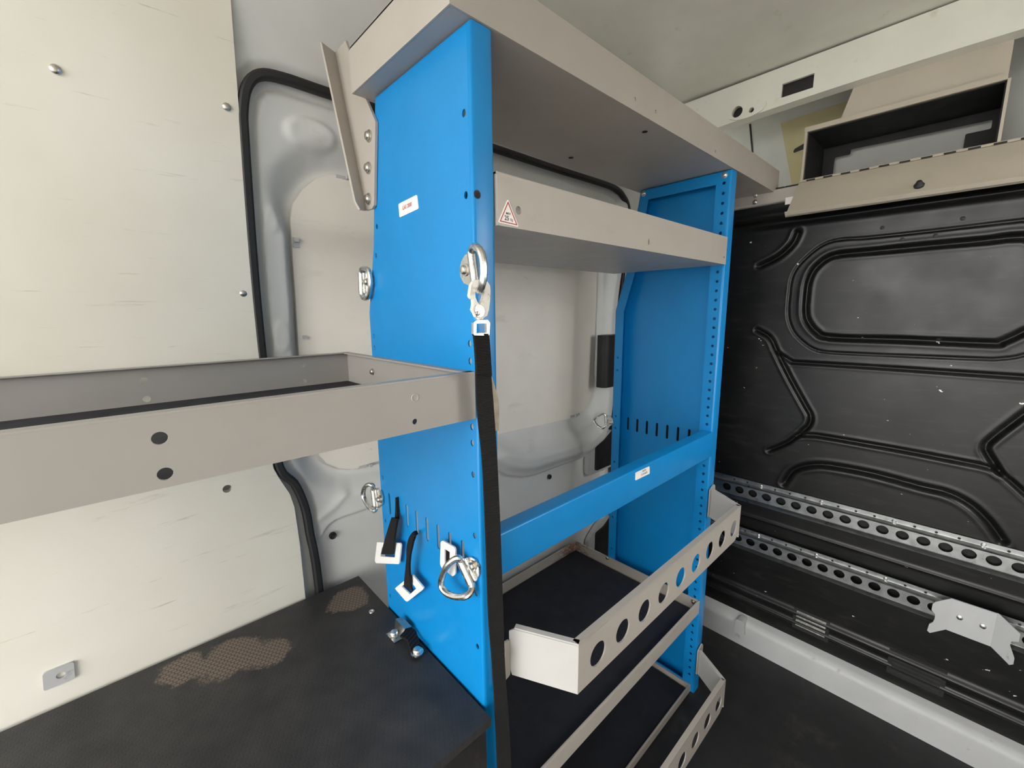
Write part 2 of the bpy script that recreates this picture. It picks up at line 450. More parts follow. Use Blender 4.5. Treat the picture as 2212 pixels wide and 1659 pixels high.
for (bx, bz, rx, rz, hh) in ((.70, .735, .11, .062, .014), (.530, .38, .030, .055, .006), (.540, -.10, .036, .075, .006)):
    e = np.hypot((X - bx) / rx, (Z - bz) / rz); hgt -= hh * (1 - sstep((e - .75) / .35))
sp = np.array(SEALP); dS = seg_dist(X, Z, SEALP)
hgt += .018 * (1 - sstep((dS - .03) / .03))                # gutter under the seal
top = sstep((Z - .95) / .5); hgt -= .10 * top
Yw = WY - WK * np.where(Z > .3, Z, np.where(Z < -.3, 0, (Z + .3) ** 2 / 1.2)) + .012 + hgt
wl_o = grid_mesh('wall_left', np.stack([X, Yw, Z], 2), 'door_grey')
struct(wl_o, 'pale grey pressed-steel sliding door and body side behind the shelving')

pts = [(-3.0, FZ), (.552, FZ)] + [tuple(pW(u, v)[[0, 2]]) for u, v in ((656.5, 1285), (645, 1173), (633, 1092), (623.7, 1065), (598.6, 1028), (588, 1009))] + [(.436, -.5), (.436, -.18), (.435, .15), (.4345, .8), (.434, CZ), (-3.0, CZ)]
hole = circ(*pW(489, 1053)[[0, 2]], .017, 16)
lin = G()
low = [(-3.0, FZ)] + [p for p in pts if p[1] < -.4 and p[0] > -2] + [(.436, -.40), (-3.0, -.40)]
lin.plate(low, MWALL, -.02, .012, [hole])
lz = [-.40 + .05 * k for k in range(15)] + [.6, CZ]
vs = []; fs = []
for z in lz:
    e = .4355 - .001 * max(z, 0); vs += [(-3.0, wall_y(z) - .02, z), (e, wall_y(z) - .02, z), (e, wall_y(z) + .012, z)]
for k in range(len(lz) - 1):
    for m_ in (0, 1): fs.append((3 * k + m_, 3 * k + m_ + 1, 3 * k + m_ + 4, 3 * k + m_ + 3))
lin.add(vs, fs)
lining = obj('lining_panel', lin, 'lining_white', wl_o); lining['label'] = 'cream plywood lining panel on the left wall'
for u, v in ((489, 231), (525, 634), (120, 150)):
    p_ = pW(u, v, -.02); obj('screw', G().lathe(p_, (0, -1, -.1), [(.014, 0), (.013, .006), (.008, .010), (.003, .011)], 14), 'steel_bolt', lining)
lp = G(); q = [pW(*c, -.02)[[0, 2]] for c in ((92, 1453), (160, 1426), (163, 1462), (95, 1490))]
lp.plate(roundp([tuple(a) for a in q], .008), MWALL, -.03, -.02, [circ(*pW(132, 1455, -.02)[[0, 2]], .012, 12)])
obj('latch_plate', lp, 'pale_grey_paint', lining)

seal_path = [(x, wall_y(z) - .004 - .10 * max(0, min(1, (z - .95) / .5)), z) for x, z in [tuple(a) for a in smooth_path(SEALP, 4)]]
obj('rubber_seal', G().band(seal_path, .019, .020), 'rubber_black', wl_o)

card = G(); dep = .058
cardr = roundp(CARD, .02, 2)
card.plate([p for p in CARD], MWALL, dep - .008, dep + .014)
card_o = obj('door_card', card, 'card_beige', wl_o)
for i, (u, v, w, h) in enumerate(((637, 520, .014, .06), (655, 728, .014, .06), (797, 1003, .06, .014), (748, 386, .05, .014), (1240, 897, .06, .016), (1292, 645, .016, .05))):
    c = pW(u, v, .06)
    gg = G(); gg.box(c[0] - w, c[0] + w, c[1] - .012, c[1] - .003, c[2] - h * .5, c[2] + h * .5)
    gg.box(c[0] - .008, c[0] + .008, c[1] - .03, c[1] - .012, c[2] - .008, c[2] + .008)
    obj('card_clip', gg, 'pale_grey_paint', card_o)
for u, v, r in ((719, 1157, .018), (1187, 1030, .019), (1258, 980, .02), (1302, 1012, .017), (1300, 1130, .014)):
    c = pW(u, v, .03)
    obj('rubber_grommet', G().lathe((c[0], c[1] + .006, c[2]), (0, -1, 0), [(r, 0), (r, .012), (r * .8, .016), (r * .5, .012)], 16), 'rubber_black', wl_o)
# foam sleeve round the door edge, and the black latches beside the far side panel
wz0, wz1 = -.62, -.195
sl = G(); ring = [(2.84, 2.05), (2.845, 1.975), (2.88, 1.955), (3.02, 1.955), (3.08, 1.97), (3.09, 2.06)]
sl.plate(roundp(ring, .03, 3), MZ, wz0, wz1)
obj('foam_sleeve', sl, 'rubber_black', wl_o)
for (u0, v0, u1, v1) in ((1283, 962, 1318, 1000), (1283, 1150, 1320, 1195)):
    a = pW(u0, v0); c2 = pW(u1, v1)
    gg = G(); gg.plate(roundp([(a[0], c2[2]), (a[0] + .3, c2[2]), (a[0] + .3, a[2] + .12), (a[0] + .12, a[2] + .02), (a[0], a[2])], .02), MY, WY - .03, WY + .05)
    lt = obj('door_latch', gg, 'rubber_black', wl_o)
    fr = roundp([(a[0] - .09, c2[2] - .03), (a[0] + .32, c2[2] - .03), (a[0] + .32, a[2] + .10), (a[0] + .05, a[2] + .06), (a[0] - .09, a[2] - .04)], .04)
    obj('latch_frame', G().plate(fr, MY, WY - .012, WY + .03), 'pale_grey_paint', lt)

# --- bulkhead with its pressed swages
def P(*l): return [tuple(pX(u, v, XB)[[1, 2]]) for u, v in l]
GR = [  # (pixel-traced swage lines on the bulkhead, half width, depth)
 (P((2212, 511), (2176, 513), (2120, 520), (2010, 530), (1878, 543), (1815, 549), (1785, 558), (1758, 581), (1745, 608), (1740, 641), (1738.6, 677), (1745, 697), (1762, 717), (1792, 729), (1944, 734), (2136, 742), (2163, 739), (2212, 717), (2262, 690), (2285, 640), (2287, 575), (2262, 527), (2212, 511)), .016, .022),
 (P((2212, 475), (2043, 495), (1878, 513), (1811, 518), (1772, 531.5), (1732, 565), (1712, 594.5), (1705, 631), (1702, 681), (1712, 714), (1732, 737), (1757, 754), (1790, 761), (1886, 766), (2111, 775), (2160, 775), (2212, 767), (2290, 735), (2330, 680), (2335, 560), (2300, 495), (2212, 475)), .007, .006),
 (P((1722, 502), (1709, 528), (1679, 555), (1639, 575)), .017, .022),
 (P((1635, 713), (1661, 729), (1674, 754.5), (1683.5, 774), (1706, 819), (1738, 877), (1749.5, 899), (1746, 919), (1725, 938), (1699.5, 957), (1661, 973)), .014, .02),
 (P((1680, 761), (1706, 780), (1725, 783.5), (1886, 793), (2079, 806), (2212, 815), (2330, 823)) + [(YR, -.43)], .011, .012),
 (P((1725, 941), (1757.5, 941), (1822, 951), (1983, 980), (2079, 999), (2127.6, 1009), (2163, 1025), (2212, 1067), (2290, 1140)), .013, .016),
 (P((2300, 830), (2212, 896), (2144, 948), (2129, 967), (2136, 986), (2160, 1022)), .015, .02),
 (P((1693, 1044), (1712, 1018), (1745, 1007), (1790, 1007), (1886, 1025), (1983, 1051), (2047, 1067), (2095, 1092), (2134, 1128), (2165, 1170)), .018, .02)]
gy = np.arange(YR, 2.1, .0065); gz = np.arange(FZ, .80, .0065)
Yg, Zg = np.meshgrid(gy, gz); hx = np.zeros(Yg.shape)
for line, w, dpt in GR:
    sm = [tuple(a) for a in smooth_path(line, 4)]
    d = seg_dist(Yg, Zg, sm)
    hx += 1.7 * dpt * np.maximum(0, 1 - d / (1.35 * w)) - .10 * dpt * np.exp(-((d - 2.1 * w) / (.6 * w)) ** 2)
hx -= .030 * np.exp(-((Zg - .565) / .022) ** 2) ; hx += .02 * np.exp(-((Zg - .63) / .03) ** 2)
hx += .06 * sstep((Zg - .50) / .10) * 0
hx += .035 * sstep((-1.545 - Zg) / .02) - .012 * np.exp(-((Zg + 1.55) / .014) ** 2)
hx -= .020 * np.exp(-((Zg + 2.18) / .02) ** 2) + .014 * np.exp(-((Zg + 2.26) / .012) ** 2)
bulk = grid_mesh('wall_front', np.stack([XB + hx, Yg, Zg], 2)[:, ::-1], 'bulkhead_black')
struct(bulk, 'black pressed-steel bulkhead with swaged grooves and a blanked window')
for u, v in ((1906, 492), (1949, 517), (2021, 509), (2080, 472)):
    c = pX(u, v, XB); obj('plug', G().lathe((c[0] + .002, c[1], c[2]), (-1, 0, 0), [(.011, 0), (.011, .004), (.006, .006)], 10), 'rubber_black', bulk)
XV = XB + .030
for (u0, v0, n_, wd, mt, stp) in ((1722, 1318, 4, .175, 'zinc', 9.5), (1930, 1410, 5, .22, 'black_and_shade', 9.0)):  # first vent: pale zinc bars stand in for cab light through slots
    a_ = pX(u0, v0, XV); z_ = a_[2]; dz = z_ - pX(u0, v0 + stp, XV)[2]
    fr_ = obj('vent_frame', G().box(XV - .001, XV + .004, a_[1] - wd - .02, a_[1] + .02, z_ - n_ * dz - .01, z_ + .02), 'black_and_shade', bulk)
    for k in range(n_):
        zz = z_ - k * dz
        obj('vent_bar', G().ribbon([(XV - .002, a_[1], zz), (XV - .002, a_[1] - wd, zz)], [(XV - .012, a_[1], zz - .010), (XV - .012, a_[1] - wd, zz - .010)], .003), mt, fr_)

# ledge rail over the bulkhead, over-cab shelf, headboard, roof and bow
o = struct(obj('trim_1', G().plate(thick(roundp([(XB + .9, .80), (XB - .03, .785), (XB - .03, .70), (XB + .02, .695)], .012, 3, False), .012), lambda a, b_, t: (a, t, b_), YR, 2.0), 'tray_paint'), 'grey folded rail along the top of the bulkhead')
for z in (.77, .725): obj('bolt', bolt(G(), (XB - .03 - (.0 if z < .75 else 0), 1.105, z), (-1, 0, 0), 1.1), 'steel_bolt', o)
st_ = pX(1708, 433, XB - .031); obj('sticker', G().box(XB - .034, XB - .031, st_[1] - .04, st_[1] + .03, st_[2] - .022, st_[2] + .022), 'label_white', o)
XH = 3.85
hb = struct(obj('wall_front_upper', G().box(XH, XH + .03, YR, 2.0, .70, CZ), 'headboard_grey'), 'grey headboard panel above the cab')
q = [pX(u, v, XH)[[1, 2]] for u, v in ((1688, 268), (1850, 215), (1850, 272), (1765, 292), (1765, 400), (1712, 400))]
obj('yellowed_board', G().plate([tuple(a) for a in q], MX, XH - .02, XH), 'yellowed_board', hb)
a0, a1 = pX(1620, 268, XH), pX(1642, 338, XH)
obj('seam_strip', G().tube([(XH, a0[1], a0[2]), (XH, a1[1], a1[2] - .3)], .007, 6), 'rubber_black', hb)
s_ = pX(1727, 317, XH - .02); obj('slot_cap', G().plate(roundp([(s_[1] - .05, s_[2] + .02), (s_[1] + .03, s_[2] - .01), (s_[1] + .035, s_[2] - .035), (s_[1] - .05, s_[2] - .02)], .01), MX, XH - .03, XH - .02), 'rubber_black', hb)

roof = struct(obj('ceiling', G().box(REAR, XH + .03, YR, 2.0, CZ, CZ + .04), 'roof_white'), 'white painted van roof')
bow = G(); prof = []
for yy in np.linspace(-1.15, 1.75, 30):
    zb_ = 1.235 + .052 * (1 - ((yy - .4) / 1.5) ** 2)
    prof.append((yy, zb_))
outline = prof + [(1.75, 1.50), (-1.15, 1.52)]
hl = []
for u, v, r in ((1594, 243, .035), (1625, 239, .016)):
    c = pX(u, v, 3.28); hl.append(circ(c[1], c[2], r, 14))
c = pX(1706, 214, 3.28); hl.append([(c[1] - .12, 1.325), (c[1] + .05, 1.325), (c[1] + .05, 1.405), (c[1] - .12, 1.405)])
bow.plate(outline, MX, 3.28, 3.30, hl)
bow.plate(prof + [(y_, z_ + .012) for y_, z_ in prof[::-1]], MX, 3.30, 3.36)
bow.plate(outline, MX, 3.36, 3.375)
bo = obj('roof_bow', bow, 'roof_white', roof)
c = pX(1607, 241, 3.28); c1 = pX(1630, 235, 3.28)
em = [(c[1] + .12 * math.cos(t) - .02, c[2] + .050 * math.sin(t)) for t in np.linspace(0, 2 * math.pi, 28)[:-1]]
obj('embossed_boss', G().plate(em, MX, 3.265, 3.281, hl[:2]), 'roof_white', bo)
obj('recess_shade', G().box(3.31, 3.315, .5, 1.5, 1.30, 1.49), 'rubber_black', bo)  # black sheet inside the bow paints the shade behind its holes

struct(obj('floor', G().box(REAR, XH, YR, 2.15, FZ - .05, FZ), 'floor_black'), 'black rubber load floor')
struct(obj('wall_right', G().plate([(REAR, FZ), (XH, FZ), (XH, CZ), (REAR, CZ)], MY, YR - .04, YR, [roundp([(SD[0], SD[2]), (SD[1], SD[2]), (SD[1], SD[3]), (SD[0], SD[3])], .12, 5)]), 'wall_cream'), 'cream lined right side wall with an added window opening to let in light')
struct(obj('wall_left_outer', G().box(REAR, XH, 2.25, 2.29, FZ, CZ), 'door_grey'), 'outer body skin of the left side')
struct(obj('ground_outside', G().box(-60, 60, -60, 60, FZ - 1.2, FZ - 1.1), 'ground_concrete'), 'grey concrete yard outside the rear doors')

# sill beam at the foot of the bulkhead
bt = -2.40
pr = roundp([(XB + .04, bt + .02), (XB - .02, bt), (XB - .045, bt - .03), (XB - .05, FZ + .02), (XB - .052, FZ)], .02, 3, False)
beam = obj('trim_2', G().plate(thick(pr, -.015) if False else pr + [(XB + .04, FZ)], MY, YR, 2.0), 'pale_grey_paint')
struct(beam, 'pale grey sill beam at the foot of the black bulkhead')
c = pX(1600, 1335, XB - .06)
obj('weld_boss', G().plate(roundp([(c[1] - .04, bt - .10), (c[1] + .04, bt - .10), (c[1] + .03, bt + .02), (c[1] - .03, bt + .02)], .02), MX, XB - .075, XB - .0), 'pale_grey_paint', beam)

# ------------------------------------------------------------------ the blue shelving unit
XL, XLI = .785, .868        # left side panel: outer face, inner lip
XR, XRI = 2.690, 2.602      # right side panel
unit = thing('shelving_unit', 'blue and beige steel shelving unit bolted against the sliding door', 'shelving', (1.74, 1.35, FZ))
OUT = [(1.0, FZ), (1.0, .768), (1.56, .768), (1.645, .26), (1.722, 0.0), (1.722, FZ)]
def side_panel(x0, x1, holes_face, holes_lip, front_holes=()):
    """folded sheet-steel panel: flat face at x0, rim to x1, return lip at x1"""
    g = G(); sg = 1 if x1 > x0 else -1; r = .012; th = .005
    levels = [(r, x0), (r * .45, x0 + sg * r * .12), (r * .12, x0 + sg * r * .45), (0, x0 + sg * r), (0, x1 - sg * r), (r * .12, x1 - sg * r * .45), (r * .45, x1 - sg * r * .12), (r, x1)]
    rings = [inset(OUT, d) for d, _ in levels]; n = len(OUT); vs = []; fs = []
    for (d, x), rg in zip(levels, rings): vs += [(x, p[0], p[1]) for p in rg]
    for i in range(len(levels) - 1):
        for k in range(n):
            l = (k + 1) % n; fs.append((i * n + k, i * n + l, (i + 1) * n + l, (i + 1) * n + k))
    g.add(vs, fs)
    g.plate(inset(OUT, r * .9), MX, x0, x0 + sg * th, holes_face)
    lo_ = inset(OUT, r * .9); ii = inset(OUT, .068); fy = 1.080
    cpoly = [(fy, lo_[1][1]), lo_[2], lo_[3], lo_[4], lo_[5], (fy, lo_[0][1]), (fy, ii[0][1]), ii[5], ii[4], ii[3], ii[2], (fy, ii[1][1])]
    g.plate(cpoly, MX, x1 - sg * th, x1, holes_lip)
    z = lo_[1][1]; first = True
    while z > FZ + .02:
        zn = z - .0537 if not first else .727
        if zn < FZ + .06: zn = lo_[0][1]
        cell = [(lo_[0][0], zn), (fy, zn), (fy, z), (lo_[0][0], z)]
        g.plate(cell, MX, x1 - sg * th, x1, [] if (first or z - zn > .06) else [circ(1.036, (z + zn) / 2, .0088, 8)], False)
        g.add([(x1 - sg * th, fy, zn), (x1, fy, zn), (x1, fy, z), (x1 - sg * th, fy, z)], [(0, 1, 2, 3)])
        z = zn; first = False
    g.plate(inset(OUT, .0012), MX, x0 + sg * r, x1 - sg * r, [inset(OUT, th)])
    return g
fh = []
for u, v in ((999, 246), (1005, 422), (1013, 742), (1015, 780), (1019, 922), (1020, 957), (1022, 1025), (1025, 1157), (1029, 1282), (1033, 1398)):
    c = pX(u, v, XL); fh.append(circ(1.032, c[2], .0085, 8, 1.3))
for u, v in ((801, 494), (800, 555), (803, 725), (805, 751), (823, 1029), (830, 1123), (838, 1282)):
    c = pX(u, v, XL); z = c[2]
    yb = 1.722 if z < 0 else 1.722 - .296 * z if z < .26 else 1.645 - .167 * (z - .26)
    fh.append(circ(yb - .034, z, .008, 8, 1.3))
for k in range(8): fh.append(slot(1.637 - k * .0764, -.872, -.7725, .018))
lipholes = [circ(1.688, z + dz, .0085, 8) for z in (-2.3, -1.9, -1.55, -1.2, -.85, -.42) for dz in (0, .09)]
slotsR = [slot(1.637 - k * .0764, -.872, -.7725, .018) for k in range(8)]
pl_ = obj('side_panel', side_panel(XL, XLI, fh, lipholes), 'blue_paint', unit, 40)
pr_ = obj('side_panel', side_panel(XR, XRI, slotsR, lipholes), 'blue_paint', unit, 40)
# round hole plug on the front flange and bolts in the frame corners
c = pY(1031, 420, 1.0); obj('hole_plug', G().lathe((c[0], 1.001, c[2]), (0, -1, 0), [(.012, 0), (.012, .002), (.008, .001)], 12), 'rubber_black', pl_)
for y_, z_ in ((1.035, .742), (1.535, .742)): obj('bolt', bolt(G(), (XRI, y_, z_), (-1, 0, 0), 1.1), 'steel_bolt', pr_)

def tray(name, x0, x1, y0, y1, z0, z1, parent, mat='tray_paint', ret=.022, holes_f=(), holes_b=(), floor=True, th=.006):
    """folded tray: floor and four lips with a narrow return at the top; lips are children"""
    t = None
    g = G(); g.box(x0 + .007, x1 - .007, y0 + .007, y1 - .007, z0 + .0005, z0 + th)
    t = obj(name, g, mat, parent)
    def lip(nm, g2): return obj(nm, g2, mat, t, 40)
    def front(yy, s, hs):
        gg = G()
        gg.plate([(x0, z0), (x1, z0), (x1, z1 - .006), (x0, z1 - .006)], MY, yy, yy + s * th, hs)
        gg.plate(roundp([(yy, z1 - .008), (yy, z1), (yy + s * ret, z1), (yy + s * ret, z1 - .005), (yy + s * th, z1 - .005), (yy + s * th, z1 - .008)], .004, 2), MX, x0, x1)
        return gg
    lip('front_lip', front(y0, 1, holes_f)); lip('back_lip', front(y1, -1, holes_b))
    for xx, s in ((x0, 1), (x1, -1)):
        gg = G(); gg.box(min(xx, xx + s * th), max(xx, xx + s * th), y0 + th, y1 - th, z0, z1 - .001)
        gg.box(min(xx, xx + s * ret), max(xx, xx + s * ret), y0 + .006, y1 - .006, z1 - .006, z1)
        lip('end_lip', gg)
    return t
# middle shelf, with load sign
hs_m = [circ(2.43, .365, .006, 8, 2.0), circ(2.57, .292, .006, 8), circ(.958, .308, .0125, 14)]
cc = pY(1399, 523, 1.0); hs_m[0] = circ(cc[0], cc[2], .006, 8, 2.2)
mid = tray('shelf', XLI + .004, XRI - .002, .994, 1.742, .254, .4055, unit, holes_f=hs_m)
tri = [tuple(pY(u, v, .9935)[[0, 2]]) for u, v in ((1096.4, 429), (1075, 480.5), (1120.5, 491))]
sgn = obj('load_sign', G().plate(roundp(tri, .009, 4), MY, .992, .9935), 'label_white', mid); sgn['label'] = 'triangular load sticker reading MAX 25 Kg'
ti = inset(tri, .0042); tj = inset(tri, .0068)
obj('red_border', G().plate(roundp(ti, .003, 2), MY, .9914, .992, [roundp(tj, .001, 2)]), 'print_red', sgn) if False else None
ro = G(); ro.plate(ti, MY, .9912, .9921, [tj]); obj('red_border', ro, 'print_red', sgn)
cx_, cz_ = sum(p_[0] for p_ in tri) / 3, sum(p_[1] for p_ in tri) / 3
zb0 = min(p_[1] for p_ in tri)
text('sign_text', 'MAX', .0092, (cx_ - .001, .9912, zb0 + .0335), (1, 0, 0), (0, 0, 1), 'print_dark', sgn, 1.0, .015)
text('sign_text', '25', .0195, (cx_ - .0075, .9912, zb0 + .0195), (1, 0, 0), (0, 0, 1), 'print_dark', sgn, .95, .015)
text('sign_text', 'Kg', .0108, (cx_ + .0125, .9912, zb0 + .0175), (1, 0, 0), (0, 0, 1), 'print_dark', sgn, .9, .005)
# top shelf running past the right-hand side panel
tops = tray('top_shelf', .72, 2.955, .994, 1.60, .770, .915, unit, ret=.02, holes_f=[circ(*pY(u, v, 1.0)[[0, 2]], .0075, 10) for u, v in ((1369, 215), (1414, 242), (1543, 328))])
ext = tray('top_shelf_extension', 2.957, 3.395, .994, 1.60, .770, .915, unit, ret=.02)
for u, v in ((1234, 341), (1393, 285)):
    c = pZ(u, v, .769); obj('hole_plug', G().lathe((c[0], c[1], .7705), (0, 0, -1), [(.012, 0), (.012, .002), (.006, .002)], 10), 'rubber_black', tops)
# blue cross bar with label
bar = G()
prf = [(1.06, -.738), (.994, -.738), (.994, -.893), (1.03, -.893)]
bar.plate(thick(roundp(prf, .008, 3, False), .006), MX, XLI - .002, XRI - .002)
bar_o = obj('cross_bar', bar, 'blue_paint', unit, 40)
tb = [tuple(pY(u, v, .9925)[[0, 2]]) for u, v in ((1373.3, 1021), (1403.2, 1007), (1403.6, 1023), (1372.8, 1038))]
lb = obj('label_sticker', G().plate(roundp(tb, .006, 3), MY, .9925, .994), 'label_white', bar_o); lb['label'] = 'worn white sticker with red lettering'
lc = np.mean(tb, 0)
text('label_text', 'SIGN', .0125, (lc[0] + .012, .9920, lc[1] + .010), (1, 0, 0), (0, 0, 1), 'print_dark', lb, 1.2, .01)
text('label_text', 'STANDS', .0125, (lc[0] + .014, .9920, lc[1] - .006), (1, 0, 0), (0, 0, 1), 'print_dark', lb, 1.25, .01)
sc_ = G(); c = pX(1508, 1068, XR - .006); bolt(sc_, c, (-1, 0, 0), .8); obj('bolt', sc_, 'steel_bolt', pr_)
# bottom tray with mat
low_t = tray('bottom_tray', XLI + .003, XRI - .002, 1.0, 2.035, -1.978, -1.888, unit, 'rusted_tray_paint', ret=.012)
obj('rubber_mat', G().box(XLI + .02, XRI - .02, 1.015, 2.02, -1.971, -1.962), 'mat_black', low_t)
for u, v in ((1312, 1205), (1498, 1300)):
    c = pX(u, v, XRI - .01); obj('bolt', bolt(G(), c, (-1, 0, 0), 1.0), 'steel_bolt', low_t)
base_t = tray('floor_tray', XLI + .003, XRI - .002, 1.02, 1.70, FZ + .01, FZ + .06, unit, ret=.012)
obj('rubber_mat', G().box(XLI + .02, XRI - .02, 1.035, 1.68, FZ + .018, FZ + .026), 'mat_black', base_t)

def guard(zt, name, lab, tabs=True):
    gz0, gz1 = zt - .195, zt
    fx0, fx1, fy = 1.008, 2.487, .768; lx, rx = .895, 2.605
    g = G()
    hs = [circ(1.122 + .1594 * k, zt - .107, .046, 24) for k in range(9)]
    g.plate([(fx0, gz0), (fx1 - .06, gz0), (fx1, gz0 + .03), (fx1, gz1 - .006), (fx0, gz1 - .006)], MY, fy, fy + .006, hs)
    rt = thick([(fy, gz1 - .007), (fy, gz1), (fy + .026, gz1)], -.006)
    g.plate(rt, MX, fx0, fx1)
    o = obj(name, g, 'tray_paint', unit, 30); o['label'] = lab
    for (xa, ya, xb, yb, nm) in ((fx0, fy, lx, .99, 'L'), (fx1, fy, rx + .02, .99, 'R')):
        e = Vector((xb - xa, yb - ya)).normalized(); L = math.hypot(xb - xa, yb - ya)
        nn = Vector((-e.y, e.x)) * (.006 if nm == 'R' else -.006)
        def mp(a, b_, t, xa=xa, ya=ya, e=e, nn=nn): return (xa + e.x * a + nn.x * t, ya + e.y * a + nn.y * t, b_)
        gg = G(); gg.plate([(0, gz0), (L - .01, gz0), (L, gz0 + .03), (L, gz1 - .02), (L - .02, gz1 - .006), (0, gz1 - .006)], mp, 0, 1)
        gg.plate([(0, gz1 - .008), (L - .02, gz1 - .008), (L - .02, gz1), (0, gz1)], mp, 0, 3.4 if nm == 'L' else 3.4)
        obj('end_cheek', gg, 'white_tray_paint', o)
        tx = XLI - .062 if nm == 'L' else XRI + .03
        tg = G()
        if nm == 'L':
            tg.plate(roundp([(.825, gz0 - .02), (.895, gz0), (.895, gz1 - .05), (.845, gz1 - .05), (.825, gz1 - .07)], .01), MY, .985, .9925)
            bo_ = bolt(G(), (.852, .985, gz1 - .09), (0, -1, 0), 1.0)
        else:
            tg.plate(roundp([(2.60, gz0), (2.675, gz0), (2.675, gz1 - .01), (2.66, gz1 + .012), (2.60, gz1 - .01)], .01), MY, .985, .9925)
            bo_ = bolt(G(), (2.645, .985, gz1 - .09), (0, -1, 0), 1.0)
        tb_ = obj('mounting_tab', tg, 'tray_paint', o); obj('bolt', bo_, 'steel_bolt', tb_)
    return o
guard(-1.100, 'retaining_guard', 'beige perforated retaining guard across the front of the unit')
guard(-2.245, 'retaining_guard', 'lower retaining guard near the floor')
# label on the left side panel
q = [tuple(pX(u, v, XL - .002)[[1, 2]]) for u, v in ((860.5, 440.6), (900.4, 420.4), (903.9, 450.8), (863, 470))]
gl = obj('label_sticker', G().plate(roundp(q, .006, 3), MX, XL - .002, XL), 'label_white', pl_); gl['label'] = 'white sticker reading GAS 2000'
gc = np.mean(q, 0); dr = Vector((0, q[1][0] - q[0][0], q[1][1] - q[0][1])).normalized()
text('label_text', 'GAS 2000', .0185, (XL - .0026, gc[0] + .006, gc[1] + .001), dr, (0, -.05, 1), 'print_red', gl, .83, .012)

# ------------------------------------------------------------------ long shelf on the left
hf = [circ(*pY(u, v, 1.006)[[0, 2]], .0125, 18) for u, v in ((345, 947), (357, 1024))] + [circ(*pY(897, 911, 1.006)[[0, 2]], .0085, 14)]
hb_ = [circ(*pY(u, v, 1.963)[[0, 2]], .0115, 14) for u, v in ((311, 822), (317, 862))] + [circ(*pY(u, v, 1.963)[[0, 2]], .009, 10) for u, v in ((655, 790), (657, 823))]
long_t = thing('shelf_tray', 'long beige steel shelf tray fixed to the blue panel in the left foreground', 'shelf', (-.2, 1.48, -.325))
lt_ = tray('tray_floor', -1.6, XL - .003, 1.006, 1.965, -.324, -.1785, long_t, 'shelf_grey_paint', ret=.028, holes_f=hf, holes_b=hb_)
obj('rubber_mat', G().box(-1.58, XL - .02, 1.02, 1.945, -.317, -.311), 'mat_black', long_t)
obj('bolt', bolt(G(), pX(805, 803, XL - .010), (-1, 0, 0), .9), 'steel_bolt', long_t)
c = pY(896, 859, 1.006); obj('pressed_ring', G().tube([(c[0] + .010 * math.cos(t), 1.0055, c[2] + .010 * math.sin(t)) for t in np.linspace(0, 2 * math.pi, 17)[:-1]], .0015, 6, True), 'tray_paint', long_t)

# tapered bracket at the back edge of the blue panel
xb = XL - .012
br = thing('shelf_bracket', 'tapered beige steel bracket with three bolts on the back edge of the blue panel', 'bracket', (xb, 1.7, .39))
bpts = [tuple(pX(u, v, xb)[[1, 2]]) for u, v in ((793, 454), (803, 451), (808, 443), (811, 262), (790, 213))]
top_z = 1.02
fold = [tuple(pX(u, v, xb)[[1, 2]]) for u, v in ((741, 207), (790, 455))]
sl_ = (fold[0][0] - fold[1][0]) / (fold[0][1] - fold[1][1])
ft = (fold[1][0] + sl_ * (top_z - fold[1][1]), top_z)
poly = [fold[1]] + bpts + [(bpts[-1][0] + .14, top_z), ft]
obj('gusset_plate', G().plate(poly, MX, xb, xb + .010), 'tray_paint', br)
fl0, fl1 = pX(768, 445, xb - .05), pX(718, 207, xb - .05)
# the folded edge leans out towards the viewer
e0 = pX(776, 453, xb - .045); e1 = pX(766, 435, xb - .052); e2 = pX(717, 205, xb - .06)
gfl = G(); A = [(xb, fold[1][0], fold[1][1]), (xb, fold[1][0] + sl_ * .03, fold[1][1] + .03), (xb, ft[0], top_z)]
tt = (top_z - e1[2]) / (e2[2] - e1[2]); et = e1 + (e2 - e1) * tt
gfl.ribbon(A, [e0, e1, et], .008)
obj('folded_edge', gfl, 'tray_paint', br)
for u, v in ((798, 294), (797, 363), (797, 430)): obj('bolt', bolt(G(), pX(u, v, xb), (-1, 0, 0), 1.35), 'steel_bolt', br)

# ------------------------------------------------------------------ platform over the wheel arch, clamp
BZ = -1.357
plat = thing('wheel_arch_platform', 'black anti-slip plywood platform with worn honeycomb film in the lower left', 'platform', (-.6, 1.6, FZ))
pt = G(); pt.plate([(-2.4, .95), (XL - .012, .95), (XL - .008, 2.030), (-2.4, 2.030)], MZ, BZ - .03, BZ)
ptop = obj('platform_top', pt, 'hex_plywood', plat)
obj('front_panel', G().box(-2.4, XL - .02, .97, .99, FZ, BZ - .03), 'floor_black', plat)
obj('end_panel', G().box(XL - .04, XL - .02, .99, 2.02, FZ, BZ - .03), 'floor_black', plat)
c = pZ(803, 1321, BZ); obj('screw', G().lathe(c, (0, 0, 1), [(.013, 0), (.012, .003), (.005, .003), (.004, .001)], 14), 'steel_bolt', ptop)
cl = thing('strap_anchor', 'zinc bracket with short black strap bolted to the platform beside the blue panel', 'anchor', pZ(900, 1385, BZ))
b0 = pZ(874, 1362, BZ); b1 = pZ(914, 1408, BZ); b0[0] = min(b0[0], XL - .065); b1[0] = min(b1[0], XL - .055)
g = G(); 
